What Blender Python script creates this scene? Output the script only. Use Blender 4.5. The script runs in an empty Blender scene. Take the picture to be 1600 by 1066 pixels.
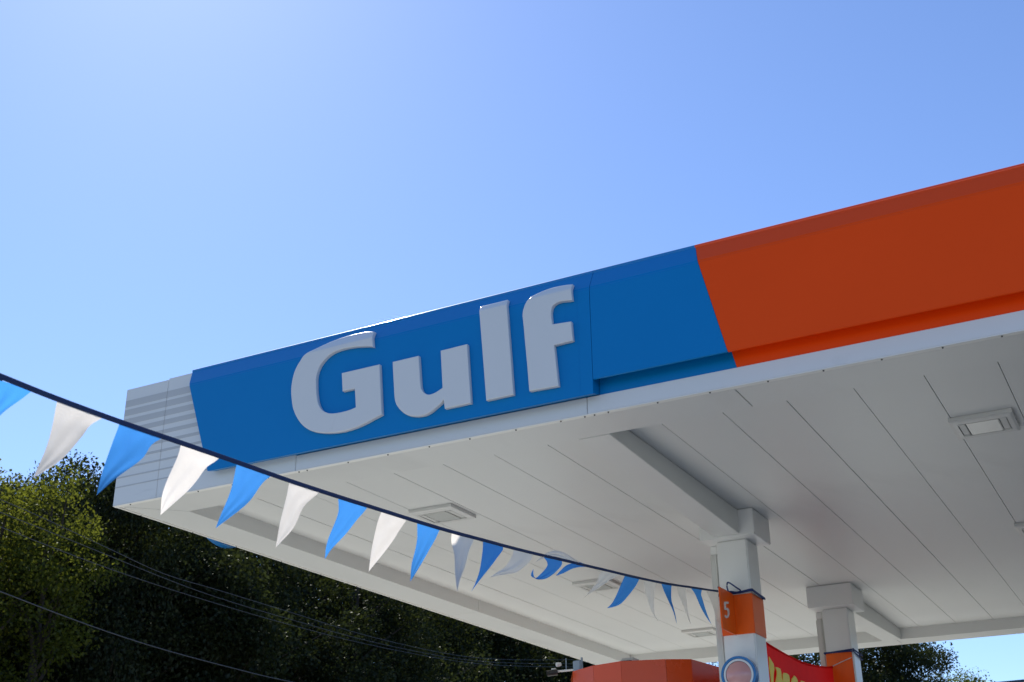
import bpy, bmesh, math, random
import numpy as np
from mathutils import Vector, Matrix
CAM = [7.843,-7.357,1.6]
ROT = [[0.879438,0.47589,-0.010829],[0.201234,-0.351069,0.91447],[-0.431386,0.806399,0.404508]]
LENS = 43.116
LETTERS = {"G":[[2.727,5.594],[2.711,5.599],[2.695,5.605],[2.678,5.61],[2.662,5.614],[2.646,5.617],[2.63,5.619],[2.613,5.62],[2.593,5.621],[2.568,5.622],[2.54,5.623],[2.51,5.624],[2.481,5.624],[2.454,5.623],[2.427,5.621],[2.4,5.619],[2.374,5.616],[2.348,5.611],[2.322,5.606],[2.297,5.6],[2.273,5.593],[2.248,5.585],[2.224,5.577],[2.2,5.568],[2.176,5.559],[2.152,5.551],[2.126,5.543],[2.104,5.534],[2.085,5.524],[2.068,5.513],[2.057,5.501],[2.047,5.488],[2.037,5.474],[2.026,5.46],[2.015,5.445],[2.005,5.429],[1.996,5.413],[1.988,5.395],[1.982,5.377],[1.977,5.358],[1.973,5.338],[1.969,5.317],[1.967,5.295],[1.965,5.273],[1.965,5.251],[1.966,5.228],[1.968,5.206],[1.971,5.183],[1.975,5.161],[1.98,5.138],[1.985,5.114],[1.991,5.091],[1.999,5.068],[2.009,5.046],[2.02,5.024],[2.032,5.003],[2.045,4.983],[2.059,4.963],[2.074,4.944],[2.09,4.926],[2.106,4.909],[2.124,4.894],[2.143,4.88],[2.163,4.866],[2.182,4.855],[2.201,4.846],[2.221,4.838],[2.24,4.831],[2.261,4.825],[2.282,4.819],[2.305,4.813],[2.327,4.809],[2.349,4.804],[2.371,4.801],[2.393,4.798],[2.415,4.795],[2.436,4.793],[2.458,4.792],[2.479,4.792],[2.501,4.791],[2.522,4.792],[2.543,4.793],[2.564,4.795],[2.586,4.797],[2.607,4.8],[2.628,4.803],[2.648,4.807],[2.669,4.812],[2.69,4.817],[2.711,4.822],[2.732,4.828],[2.753,4.835],[2.773,4.841],[2.793,4.846],[2.812,4.852],[2.832,4.857],[2.851,4.863],[2.814,5.283],[2.457,5.283],[2.474,5.126],[2.59,5.125],[2.607,4.968],[2.594,4.965],[2.582,4.963],[2.57,4.96],[2.556,4.958],[2.541,4.957],[2.525,4.955],[2.508,4.954],[2.492,4.954],[2.475,4.953],[2.459,4.953],[2.443,4.954],[2.427,4.954],[2.412,4.956],[2.398,4.957],[2.385,4.959],[2.372,4.962],[2.36,4.965],[2.349,4.968],[2.339,4.972],[2.328,4.978],[2.316,4.984],[2.304,4.992],[2.292,5.001],[2.282,5.01],[2.273,5.02],[2.265,5.031],[2.258,5.042],[2.251,5.054],[2.245,5.067],[2.24,5.081],[2.235,5.095],[2.231,5.111],[2.227,5.127],[2.224,5.145],[2.22,5.163],[2.218,5.181],[2.215,5.201],[2.213,5.222],[2.211,5.242],[2.21,5.26],[2.209,5.277],[2.209,5.291],[2.21,5.305],[2.212,5.319],[2.215,5.333],[2.219,5.347],[2.225,5.361],[2.231,5.374],[2.237,5.386],[2.244,5.396],[2.252,5.407],[2.261,5.417],[2.272,5.427],[2.284,5.438],[2.296,5.447],[2.309,5.456],[2.322,5.463],[2.335,5.469],[2.348,5.474],[2.364,5.479],[2.381,5.483],[2.4,5.485],[2.42,5.488],[2.44,5.489],[2.462,5.49],[2.484,5.49],[2.506,5.489],[2.529,5.488],[2.551,5.486],[2.573,5.483],[2.594,5.48],[2.616,5.476],[2.639,5.472],[2.663,5.468],[2.685,5.464],[2.704,5.459],[2.718,5.455],[2.728,5.452],[2.737,5.448],[2.747,5.444]],"u":[[2.935,5.278],[3.171,5.279],[3.173,5.257],[3.175,5.235],[3.178,5.213],[3.18,5.189],[3.183,5.161],[3.185,5.13],[3.188,5.101],[3.19,5.077],[3.192,5.059],[3.193,5.044],[3.195,5.032],[3.197,5.021],[3.2,5.01],[3.203,5.001],[3.208,4.992],[3.213,4.984],[3.218,4.976],[3.225,4.969],[3.232,4.963],[3.239,4.957],[3.246,4.952],[3.253,4.948],[3.261,4.945],[3.269,4.943],[3.277,4.942],[3.286,4.942],[3.296,4.943],[3.306,4.944],[3.316,4.946],[3.328,4.949],[3.339,4.953],[3.35,4.957],[3.36,4.961],[3.369,4.966],[3.379,4.97],[3.388,4.975],[3.367,5.279],[3.598,5.283],[3.632,4.806],[3.41,4.804],[3.399,4.877],[3.393,4.871],[3.387,4.864],[3.38,4.858],[3.373,4.852],[3.365,4.846],[3.356,4.841],[3.347,4.835],[3.337,4.829],[3.327,4.823],[3.316,4.816],[3.305,4.81],[3.294,4.804],[3.283,4.799],[3.272,4.795],[3.261,4.792],[3.25,4.789],[3.238,4.787],[3.225,4.786],[3.212,4.785],[3.199,4.785],[3.184,4.787],[3.169,4.789],[3.154,4.792],[3.139,4.795],[3.125,4.799],[3.112,4.802],[3.099,4.807],[3.087,4.813],[3.074,4.82],[3.061,4.829],[3.048,4.839],[3.037,4.849],[3.026,4.86],[3.016,4.871],[3.006,4.882],[2.998,4.894],[2.99,4.904],[2.984,4.914],[2.978,4.925],[2.974,4.936],[2.97,4.946],[2.967,4.956],[2.965,4.968],[2.962,4.985],[2.959,5.008],[2.957,5.033],[2.954,5.063],[2.951,5.098],[2.947,5.138],[2.943,5.183],[2.939,5.231]],"l":[[3.702,5.538],[3.702,5.581],[3.932,5.582],[3.937,5.53],[3.985,4.804],[3.761,4.801]],"f":[[4.072,5.361],[4.069,5.392],[4.068,5.402],[4.067,5.404],[4.068,5.411],[4.069,5.424],[4.071,5.439],[4.074,5.453],[4.079,5.467],[4.084,5.48],[4.09,5.493],[4.097,5.504],[4.104,5.514],[4.111,5.522],[4.118,5.527],[4.123,5.534],[4.131,5.541],[4.139,5.548],[4.148,5.554],[4.16,5.56],[4.173,5.566],[4.189,5.572],[4.208,5.578],[4.227,5.584],[4.246,5.588],[4.265,5.592],[4.284,5.594],[4.304,5.595],[4.323,5.596],[4.343,5.595],[4.364,5.594],[4.384,5.592],[4.403,5.589],[4.421,5.587],[4.437,5.584],[4.453,5.581],[4.469,5.578],[4.469,5.563],[4.469,5.55],[4.469,5.535],[4.469,5.519],[4.469,5.501],[4.471,5.479],[4.473,5.457],[4.474,5.436],[4.46,5.438],[4.445,5.44],[4.43,5.443],[4.417,5.444],[4.404,5.446],[4.391,5.448],[4.38,5.449],[4.368,5.448],[4.358,5.447],[4.347,5.444],[4.338,5.441],[4.329,5.436],[4.322,5.431],[4.316,5.425],[4.311,5.418],[4.307,5.408],[4.304,5.395],[4.303,5.379],[4.302,5.363],[4.303,5.347],[4.304,5.331],[4.306,5.315],[4.308,5.299],[4.311,5.283],[4.459,5.272],[4.468,5.12],[4.32,5.115],[4.345,4.798],[4.113,4.804],[4.109,4.864],[4.105,4.923],[4.101,4.985],[4.096,5.051],[4.09,5.13],[4.083,5.218],[4.077,5.3]]}
FLAGS = [["b",[[4.298,-4.653,3.271],[4.25,-4.618,3.174],[4.106,-4.565,3.062]],[[4.298,-4.486,3.282],[4.276,-4.504,3.252],[4.212,-4.54,3.181],[4.106,-4.565,3.062]]],["w",[[4.298,-4.368,3.28],[4.31,-4.385,3.178],[4.35,-4.435,3.051],[4.415,-4.519,2.919]],[[4.298,-4.132,3.291],[4.305,-4.202,3.232],[4.327,-4.257,3.164],[4.364,-4.373,3.031],[4.415,-4.519,2.919]]],["b",[[4.298,-4.048,3.296],[4.308,-4.084,3.181],[4.341,-4.149,3.04],[4.397,-4.208,2.941]],[[4.298,-3.806,3.306],[4.303,-3.872,3.253],[4.322,-3.93,3.173],[4.353,-4.079,3.051],[4.397,-4.208,2.941]]],["w",[[4.298,-3.701,3.31],[4.291,-3.702,3.267],[4.27,-3.741,3.096],[4.237,-3.712,3.006]],[[4.298,-3.455,3.321],[4.294,-3.488,3.288],[4.282,-3.522,3.254],[4.264,-3.588,3.144],[4.237,-3.712,3.006]]],["b",[[4.298,-3.343,3.326],[4.302,-3.364,3.211],[4.314,-3.433,3.075],[4.336,-3.484,2.99]],[[4.298,-3.102,3.331],[4.302,-3.157,3.289],[4.314,-3.273,3.156],[4.336,-3.484,2.99]]],["w",[[4.298,-2.967,3.344],[4.303,-2.989,3.275],[4.317,-3.033,3.14],[4.342,-3.089,2.993]],[[4.298,-2.725,3.358],[4.301,-2.791,3.305],[4.308,-2.873,3.232],[4.323,-2.955,3.112],[4.342,-3.089,2.993]]],["b",[[4.298,-2.58,3.362],[4.298,-2.581,3.277],[4.298,-2.652,3.112],[4.298,-2.663,3.035]],[[4.298,-2.324,3.381],[4.298,-2.401,3.302],[4.298,-2.497,3.199],[4.298,-2.612,3.097],[4.298,-2.663,3.035]]],["w",[[4.298,-2.199,3.386],[4.298,-2.243,3.281],[4.298,-2.28,3.169],[4.298,-2.294,3.05]],[[4.298,-1.956,3.404],[4.298,-2.02,3.333],[4.298,-2.135,3.2],[4.298,-2.294,3.05]]],["b",[[4.298,-1.852,3.409],[4.304,-1.865,3.307],[4.326,-1.94,3.159],[4.362,-2.006,3.048]],[[4.298,-1.614,3.428],[4.304,-1.663,3.374],[4.326,-1.805,3.223],[4.362,-2.006,3.048]]],["w",[[4.298,-1.487,3.438],[4.289,-1.474,3.392],[4.261,-1.394,3.337],[4.215,-1.312,3.252],[4.151,-1.176,3.176]],[[4.298,-1.233,3.458],[4.289,-1.259,3.398],[4.261,-1.277,3.287],[4.215,-1.25,3.229],[4.151,-1.176,3.176]]],["b",[[4.298,-1.125,3.473],[4.298,-1.139,3.397],[4.298,-1.162,3.288],[4.298,-1.207,3.211],[4.298,-1.263,3.141]],[[4.298,-0.876,3.493],[4.298,-0.881,3.47],[4.298,-0.963,3.39],[4.298,-1.139,3.25],[4.298,-1.263,3.141]]],["w",[[4.298,-0.741,3.503],[4.298,-0.763,3.451],[4.298,-0.839,3.38],[4.298,-0.964,3.311],[4.298,-1.055,3.261]],[[4.298,-0.477,3.529],[4.298,-0.532,3.471],[4.298,-0.69,3.374],[4.298,-0.84,3.327],[4.298,-0.945,3.297],[4.298,-1.055,3.261]]],["b",[[4.298,-0.341,3.544],[4.298,-0.279,3.511],[4.298,-0.308,3.468],[4.298,-0.402,3.402],[4.298,-0.447,3.381],[4.298,-0.501,3.377],[4.298,-0.511,3.394],[4.298,-0.478,3.433]],[[4.298,-0.057,3.579],[4.298,-0.065,3.539],[4.298,-0.159,3.476],[4.298,-0.302,3.405],[4.298,-0.403,3.379],[4.298,-0.452,3.376],[4.298,-0.477,3.39],[4.298,-0.478,3.433]]],["w",[[4.298,-0.008,3.585],[4.298,-0.038,3.587],[4.298,-0.114,3.582],[4.298,-0.229,3.567],[4.298,-0.342,3.528],[4.298,-0.456,3.478]],[[4.298,0.244,3.611],[4.298,0.094,3.628],[4.298,-0.035,3.634],[4.298,-0.18,3.616],[4.298,-0.323,3.559],[4.298,-0.456,3.478]]],["b",[[4.298,0.286,3.624],[4.298,0.213,3.62],[4.298,0.09,3.585],[4.298,-0.001,3.551],[4.298,-0.081,3.505],[4.298,-0.16,3.45]],[[4.298,0.565,3.648],[4.298,0.369,3.618],[4.298,0.212,3.585],[4.298,0.088,3.547],[4.298,-0.043,3.492],[4.298,-0.16,3.45]]],["w",[[4.298,0.63,3.642],[4.298,0.555,3.604],[4.298,0.51,3.549],[4.298,0.396,3.467],[4.298,0.246,3.372]],[[4.298,0.9,3.67],[4.298,0.821,3.636],[4.298,0.69,3.579],[4.298,0.53,3.502],[4.298,0.363,3.432],[4.298,0.246,3.372]]],["b",[[4.298,1.001,3.681],[4.298,0.92,3.593],[4.298,0.839,3.513],[4.298,0.73,3.425],[4.298,0.648,3.379]],[[4.298,1.281,3.712],[4.298,1.228,3.664],[4.298,1.093,3.567],[4.298,0.916,3.464],[4.298,0.786,3.415],[4.298,0.648,3.379]]],["w",[[4.298,1.381,3.722],[4.304,1.365,3.653],[4.327,1.358,3.568],[4.362,1.332,3.466],[4.412,1.337,3.382]],[[4.298,1.629,3.75],[4.303,1.558,3.689],[4.316,1.512,3.605],[4.339,1.455,3.489],[4.372,1.407,3.431],[4.412,1.337,3.382]]],["b",[[4.298,1.732,3.766],[4.289,1.788,3.734],[4.263,1.908,3.699],[4.22,2.153,3.638],[4.159,2.391,3.563]],[[4.298,1.962,3.795],[4.289,1.965,3.753],[4.263,2.023,3.704],[4.22,2.196,3.638],[4.159,2.391,3.563]]],["w",[[4.298,2.07,3.811],[4.308,2.075,3.747],[4.339,2.083,3.644],[4.392,2.032,3.53],[4.465,1.889,3.451]],[[4.298,2.303,3.836],[4.308,2.253,3.772],[4.339,2.169,3.644],[4.392,2.057,3.542],[4.465,1.889,3.451]]],["b",[[4.298,2.408,3.857],[4.298,2.513,3.814],[4.298,2.635,3.729],[4.298,2.761,3.661],[4.298,2.864,3.626]],[[4.298,2.68,3.891],[4.298,2.658,3.84],[4.298,2.7,3.765],[4.298,2.79,3.683],[4.298,2.864,3.626]]],["w",[[4.298,2.781,3.902],[4.288,2.961,3.801],[4.258,3.141,3.71],[4.208,3.417,3.686]],[[4.298,3.111,3.949],[4.288,3.136,3.846],[4.258,3.246,3.726],[4.208,3.417,3.686]]]]
STRING = [[-4.662,3.289],[-4.634,3.288],[-4.366,3.289],[-4.039,3.299],[-3.699,3.315],[-3.344,3.331],[-2.969,3.346],[-2.583,3.368],[-2.199,3.393],[-1.852,3.415],[-1.486,3.442],[-1.124,3.475],[-0.762,3.507],[-0.341,3.549],[-0.008,3.585],[0.286,3.615],[0.631,3.652],[1.002,3.69],[1.387,3.732],[1.733,3.772],[2.071,3.816],[2.432,3.867],[2.8,3.917],[3.104,3.96]]
BANNER = [[4.511,3.733],[4.836,3.719],[5.31,3.708],[5.844,3.713],[6.352,3.748],[6.788,3.793]]
BLET = [[[4.541,3.594],[4.67,3.539],[4.68,3.499],[4.638,3.438],[4.61,3.362],[4.544,3.165],[4.482,3.158],[4.534,3.353],[4.529,3.406],[4.513,3.476]],[[4.716,3.517],[4.805,3.524],[4.883,3.521],[4.904,3.491],[4.897,3.443],[4.926,3.41],[4.936,3.346],[4.897,3.204],[4.824,3.195],[4.82,3.327],[4.756,3.325],[4.662,3.178],[4.575,3.168],[4.678,3.37],[4.751,3.452],[4.753,3.485]],[[4.945,3.469],[4.986,3.497],[5.086,3.506],[5.165,3.497],[5.181,3.47],[5.152,3.372],[5.072,3.222],[4.97,3.212],[5.011,3.355],[4.97,3.35],[4.925,3.207],[4.901,3.204],[4.931,3.401]],[[5.355,3.516],[5.42,3.509],[5.463,3.486],[5.478,3.43],[5.425,3.261],[5.346,3.253],[5.362,3.393],[5.3,3.385],[5.216,3.239],[5.122,3.228],[5.216,3.427],[5.255,3.47]],[[5.597,3.498],[5.738,3.501],[5.762,3.445],[5.704,3.292],[5.613,3.283],[5.649,3.427],[5.603,3.421],[5.541,3.274],[5.469,3.266],[5.55,3.438]]]
WIRES = [[[-5.38,2.5,6.31],[-5.48,3.2,6.3],[-5.61,4.06,6.27],[-5.84,5.53,6.19],[-6.05,6.91,6.12],[-6.29,8.48,6.18],[-6.64,10.78,6.26],[-7.18,14.29,6.39],[-7.88,18.92,6.73],[-8.5,22.98,7.24],[-9.38,28.75,8.12]],[[-5.38,2.54,6.16],[-5.49,3.23,6.14],[-5.73,4.79,6.11],[-6.1,7.23,6.05],[-6.34,8.84,6.06],[-6.64,10.8,6.13],[-7.18,14.3,6.29],[-7.88,18.92,6.65],[-8.5,22.98,7.15],[-9.38,28.74,7.99]],[[-5.39,2.59,5.97],[-5.49,3.28,5.95],[-5.77,5.07,5.91],[-6.01,6.66,5.91],[-6.29,8.52,5.95],[-6.64,10.81,6.03],[-7.16,14.2,6.21],[-7.88,18.92,6.59],[-8.5,22.97,7.07],[-9.38,28.73,7.89]],[[-5.42,2.77,5.19],[-5.54,3.58,5.13],[-5.8,5.25,5.03],[-6.04,6.83,4.98],[-6.31,8.61,4.98],[-6.66,10.94,5.02],[-7.28,14.97,5.2],[-8.13,20.56,5.69],[-9.36,28.6,6.64]]]
DRUM = [[2.061,4.737],[2.408,4.509],[2.766,4.404],[2.972,4.419],[3.201,4.54],[3.423,4.68],[3.494,5.443]]
FIVE = [[3.178,3.877],[3.302,3.9],[3.298,3.879],[3.227,3.867],[3.217,3.83],[3.273,3.839],[3.305,3.824],[3.3,3.787],[3.263,3.752],[3.204,3.734],[3.164,3.743],[3.173,3.761],[3.214,3.755],[3.251,3.775],[3.257,3.801],[3.235,3.815],[3.201,3.807],[3.169,3.807]]
TREES = [(-14.37, 7.99, 10.1, 3.0), (-13.87, 8.69, 10.09, 3.0), (-11.79, 8.12, 9.4, 1.5), (-16.1, 12.33, 11.28, 2.0), (-11.1, 8.96, 9.45, 1.2), (-15.9, 14.1, 11.83, 2.3), (-12.51, 11.87, 10.26, 2.7), (-12.73, 13.08, 10.55, 3), (-14.88, 16.57, 12.22, 3.2), (-12.08, 15.07, 10.34, 3), (-13.82, 18.85, 11.94, 3.4), (-14.03, 21.24, 11.81, 3.2), (-11.19, 19.6, 10.1, 3), (-13.65, 25.18, 12.3, 3.5), (-13.98, 28.53, 12.22, 3.6), (-13.61, 31.06, 12.01, 3.6), (-12.88, 33.71, 11.98, 3.6), (-11.98, 36.36, 12.13, 4), (-22.59, 17.03, 13.39, 3.2), (-22.89, 19.78, 13.99, 3.2), (-22.1, 22.09, 14.55, 3.4), (-21.54, 25.39, 14.4, 3.6), (-20.46, 28.91, 14.13, 3.6), (-19.91, 34.24, 13.96, 4), (-18.73, 39.65, 13.81, 4), (-17.05, 43.92, 13.84, 4.2), (-3.07, 31.12, 9.41, 2.8), (-2.65, 33.31, 10.06, 3.0), (-1.28, 32.61, 9.68, 3), (-0.66, 34.79, 9.68, 2.8), (0.17, 32.92, 8.63, 1.9), (2.57, 25.22, 6.6, 1.45), (3.04, 26.3, 6.44, 0.75), (4.29, 26.46, 6.3, 0.5), (-11.98, 10.97, 10.35, 1.7), (-32.06, 25.99, 16.68, 4), (-30.78, 30.38, 17.36, 4.2), (-29.7, 36.85, 17.3, 4.4), (-27.02, 41.48, 16.72, 4.4), (-25.39, 47.34, 16.42, 4.6), (-23.12, 53.18, 16.23, 4.8)]

S = bpy.context.scene
COL = S.collection
# ---------------------------------------------------------------- camera
cd = bpy.data.cameras.new('camera'); cam = bpy.data.objects.new('camera', cd); COL.objects.link(cam)
r, u, f = [Vector(v) for v in ROT]
mw = Matrix((( r.x, u.x, -f.x, CAM[0]), (r.y, u.y, -f.y, CAM[1]), (r.z, u.z, -f.z, CAM[2]), (0, 0, 0, 1)))
cam.matrix_world = mw
cd.sensor_width = 36; cd.lens = LENS; cd.clip_start = .1; cd.clip_end = 2000
cd.dof.use_dof = True; cd.dof.focus_distance = 9.5; cd.dof.aperture_fstop = 5.0
S.camera = cam
# ---------------------------------------------------------------- sky, sun, exposure
SUN_EL, SUN_AZ = math.radians(47), math.radians(-49)          # azimuth from +Y towards +X
W = bpy.data.worlds.new('World'); S.world = W; W.use_nodes = True
wn = W.node_tree.nodes; wl = W.node_tree.links
sky = wn.new('ShaderNodeTexSky'); sky.sky_type = 'NISHITA'; sky.sun_disc = False
sky.sun_elevation = SUN_EL; sky.sun_rotation = SUN_AZ
sky.air_density = 1.0; sky.dust_density = .22; sky.ozone_density = 1.5; sky.altitude = 100
bg = wn['Background']; bg.inputs['Strength'].default_value = .098
tint = wn.new('ShaderNodeMix'); tint.data_type = 'RGBA'; tint.blend_type = 'MULTIPLY'; tint.inputs[0].default_value = 1
tint.inputs[7].default_value = (.97, 1.12, 1.42, 1)             # the photograph's cool white balance, the same over the whole sky
wl.new(sky.outputs[0], tint.inputs[6]); wl.new(tint.outputs[2], bg.inputs[0])
sd = Vector((math.sin(SUN_AZ) * math.cos(SUN_EL), math.cos(SUN_AZ) * math.cos(SUN_EL), math.sin(SUN_EL)))
sl = bpy.data.lights.new('sun', 'SUN'); sl.energy = 5.0; sl.angle = math.radians(.53); sl.color = (1, .94, .84)
so = bpy.data.objects.new('sun', sl); COL.objects.link(so); so.rotation_euler = (-sd).to_track_quat('-Z', 'Y').to_euler(); so.location = (-20, 20, 30)
S.view_settings.view_transform = 'Standard'; S.view_settings.look = 'None'
S.view_settings.gamma = 1; S.view_settings.use_curve_mapping = False
S.view_settings.exposure = .38
S.render.engine = 'CYCLES'; S.cycles.max_bounces = 8; S.cycles.diffuse_bounces = 5; S.cycles.transmission_bounces = 6

# ---------------------------------------------------------------- materials
def nodes(name):
    m = bpy.data.materials.new(name); m.use_nodes = True
    return m, m.node_tree.nodes, m.node_tree.links
def paint(name, col, rough=.4, var=.06, scale=3.0, bump=.0, bscale=60, coat=0, spec=.5, metal=0, dirt=None):
    """Painted or plain surface: base colour with soft mottling, uneven gloss, optional fine bump and dirt."""
    m, N, L = nodes(name); b = N['Principled BSDF']
    tc = N.new('ShaderNodeTexCoord'); nz = N.new('ShaderNodeTexNoise')
    nz.inputs['Scale'].default_value = scale; nz.inputs['Detail'].default_value = 6; nz.inputs['Roughness'].default_value = .65
    L.new(tc.outputs['Object'], nz.inputs['Vector'])
    mx = N.new('ShaderNodeMix'); mx.data_type = 'RGBA'
    c0 = [max(0, c * (1 - var)) for c in col]; c1 = [min(1, c * (1 + var)) for c in col]
    mx.inputs[6].default_value = (*c0, 1); mx.inputs[7].default_value = (*c1, 1)
    L.new(nz.outputs['Fac'], mx.inputs[0]); out = mx.outputs[2]
    if dirt:
        dn = N.new('ShaderNodeTexNoise'); dn.inputs['Scale'].default_value = dirt[1]; dn.inputs['Detail'].default_value = 8
        dn.inputs['Distortion'].default_value = 1.2
        mp = N.new('ShaderNodeMapping'); mp.inputs['Scale'].default_value = dirt[2]; L.new(tc.outputs['Object'], mp.inputs[0]); L.new(mp.outputs[0], dn.inputs['Vector'])
        rp = N.new('ShaderNodeValToRGB'); rp.color_ramp.elements[0].position = dirt[3]; rp.color_ramp.elements[1].position = dirt[3] + .22
        rp.color_ramp.elements[1].color = (dirt[4],) * 3 + (1,)
        L.new(dn.outputs['Fac'], rp.inputs[0])
        m2 = N.new('ShaderNodeMix'); m2.data_type = 'RGBA'; m2.inputs[7].default_value = (*dirt[0], 1)
        L.new(rp.outputs[0], m2.inputs[0]); L.new(out, m2.inputs[6]); out = m2.outputs[2]
    L.new(out, b.inputs['Base Color'])
    rr = N.new('ShaderNodeMapRange'); rr.inputs[3].default_value = rough * .8; rr.inputs[4].default_value = min(1, rough * 1.25)
    L.new(nz.outputs['Fac'], rr.inputs[0]); L.new(rr.outputs[0], b.inputs['Roughness'])
    b.inputs['Specular IOR Level'].default_value = spec; b.inputs['Metallic'].default_value = metal
    if coat: b.inputs['Coat Weight'].default_value = coat; b.inputs['Coat Roughness'].default_value = .12
    if bump:
        n2 = N.new('ShaderNodeTexNoise'); n2.inputs['Scale'].default_value = bscale; n2.inputs['Detail'].default_value = 4
        L.new(tc.outputs['Object'], n2.inputs['Vector'])
        bp = N.new('ShaderNodeBump'); bp.inputs['Strength'].default_value = bump; bp.inputs['Distance'].default_value = .01
        L.new(n2.outputs['Fac'], bp.inputs['Height']); L.new(bp.outputs[0], b.inputs['Normal'])
    return m
GREY = (.30, .29, .27)
M = {}
M['white'] = paint('white_panel_paint', (.76, .75, .72), .38, .03, 1.2, .04, 8, dirt=(GREY, 1.3, (1, 1, 4), .62, .25))
M['lip'] = paint('white_lip_lit_tone', (.84, .83, .80), .4, .03, 4)  # paler than the trim: light the lip catches is put into its colour
M['trim'] = paint('white_trim_paint', (.76, .75, .73), .35, .03, 1.5, .03, 6, dirt=(GREY, 2, (1, 1, 3), .64, .25))
M['stripe'] = paint('grey_stripe_vinyl', (.55, .54, .52), .4, .03, 2)
M['blue'] = paint('blue_panel_paint', (.0, .205, .53), .30, .05, .9, .07, 2.2, spec=.22)
M['orange'] = paint('orange_panel_paint', (.95, .078, .004), .32, .05, .9, .07, 2.2, spec=.13)
M['letter'] = paint('white_letter_acrylic', (.73, .725, .71), .15, .02, 2, .02, 5, spec=.4, dirt=(GREY, 3, (1, 1, 1), .66, .3))
M['soffit'] = paint('white_soffit_paint', (.72, .725, .71), .38, .035, 1.1, .12, 45, dirt=((.34, .33, .31), .9, (1.6, .5, 1), .57, .16))
M['gap'] = paint('dark_joint', (.045, .045, .045), .8)
M['deck'] = paint('roof_deck_metal', (.35, .35, .36), .5, .1, 2)
M['col'] = paint('white_column_paint', (.80, .80, .79), .34, .03, 1.5, .03, 8, coat=.2, dirt=(GREY, 2, (1, 1, .4), .62, .25))
M['pipe'] = paint('grey_pipe_paint', (.62, .62, .60), .5, .04, 3, dirt=(GREY, 6, (3, 3, .3), .5, .4))
M['obright'] = paint('orange_band_vinyl', (.88, .125, .006), .32, .05, 1.5, spec=.3, dirt=((.2, .05, .01), 3, (1, 1, .4), .6, .3))
M['numeral'] = paint('white_numeral_vinyl', (.72, .72, .70), .4, .03, 5)
M['lightframe'] = paint('light_frame_enamel', (.66, .66, .64), .35, .03, 5)
M['lens'] = paint('light_lens_plastic', (.62, .63, .60), .2, .03, 8, .1, 90, coat=.3)
M['recess'] = paint('light_recess_grey', (.42, .42, .41), .5, .1, 9)
M['cover'] = paint('light_end_cover', (.60, .60, .58), .4, .06, 9)
M['screw'] = paint('dark_screw_steel', (.07, .07, .075), .4, .1, 20, metal=.6)
M['cord'] = paint('navy_bunting_tape', (.012, .03, .10), .7, .12, 30, .2, 200)
M['rope'] = paint('dark_blue_rope', (.012, .035, .15), .7, .15, 40, .3, 150)
M['yellow'] = paint('yellow_banner_print', (.92, .68, .03), .45, .08, 4)
M['kiosk'] = paint('orange_kiosk_panel', (.62, .075, .012), .25, .06, 1.5, .03, 3, spec=.45)
M['kioskw'] = paint('kiosk_white_wall', (.6, .6, .58), .5, .05, 2)
M['camera'] = paint('camera_white_plastic', (.75, .76, .78), .3, .03, 5)
M['steel'] = paint('grey_bracket_steel', (.28, .33, .40), .35, .08, 8, metal=.5)
M['black'] = paint('black_plastic', (.02, .02, .022), .35, .1, 8)
M['wire'] = paint('weathered_cable', (.035, .037, .04), .5, .1, 3)
M['wood'] = paint('pole_wood', (.12, .085, .06), .85, .25, 4, .4, 30)
M['bark'] = paint('tree_bark', (.045, .035, .028), .9, .35, 5, .6, 18)
M['asphalt'] = paint('road_asphalt', (.045, .045, .043), .85, .25, .7, .3, 60)
M['lot'] = paint('light_lot_concrete', (.30, .302, .275), .8, .12, .4, .2, 40, dirt=((.15, .15, .14), .4, (1, 1, 1), .58, .4))
M['concrete'] = paint('forecourt_concrete', (.56, .565, .51), .8, .1, .5, .2, 40, dirt=((.12, .12, .11), .5, (1, 1, 1), .55, .5))
M['grass'] = paint('dry_grass', (.075, .085, .03), .95, .4, .8, .5, 40)
M['roofblue'] = paint('dark_blue_roof_metal', (.03, .045, .085), .45, .1, 2)
M['brick'] = paint('store_wall_stucco', (.40, .35, .29), .8, .12, 3)
M['signblue'] = paint('sign_blue_acrylic', (.012, .15, .42), .2, .04, 3, coat=.4)
M['signwhite'] = paint('sign_white_acrylic', (.72, .74, .76), .2, .03, 3, coat=.4)
M['signface'] = paint('sign_dome_sky_tinted', (.60, .30, .30), .16, .05, 3, coat=.6)  # orange dome paled to pink: sky reflection put into the base colour

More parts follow.
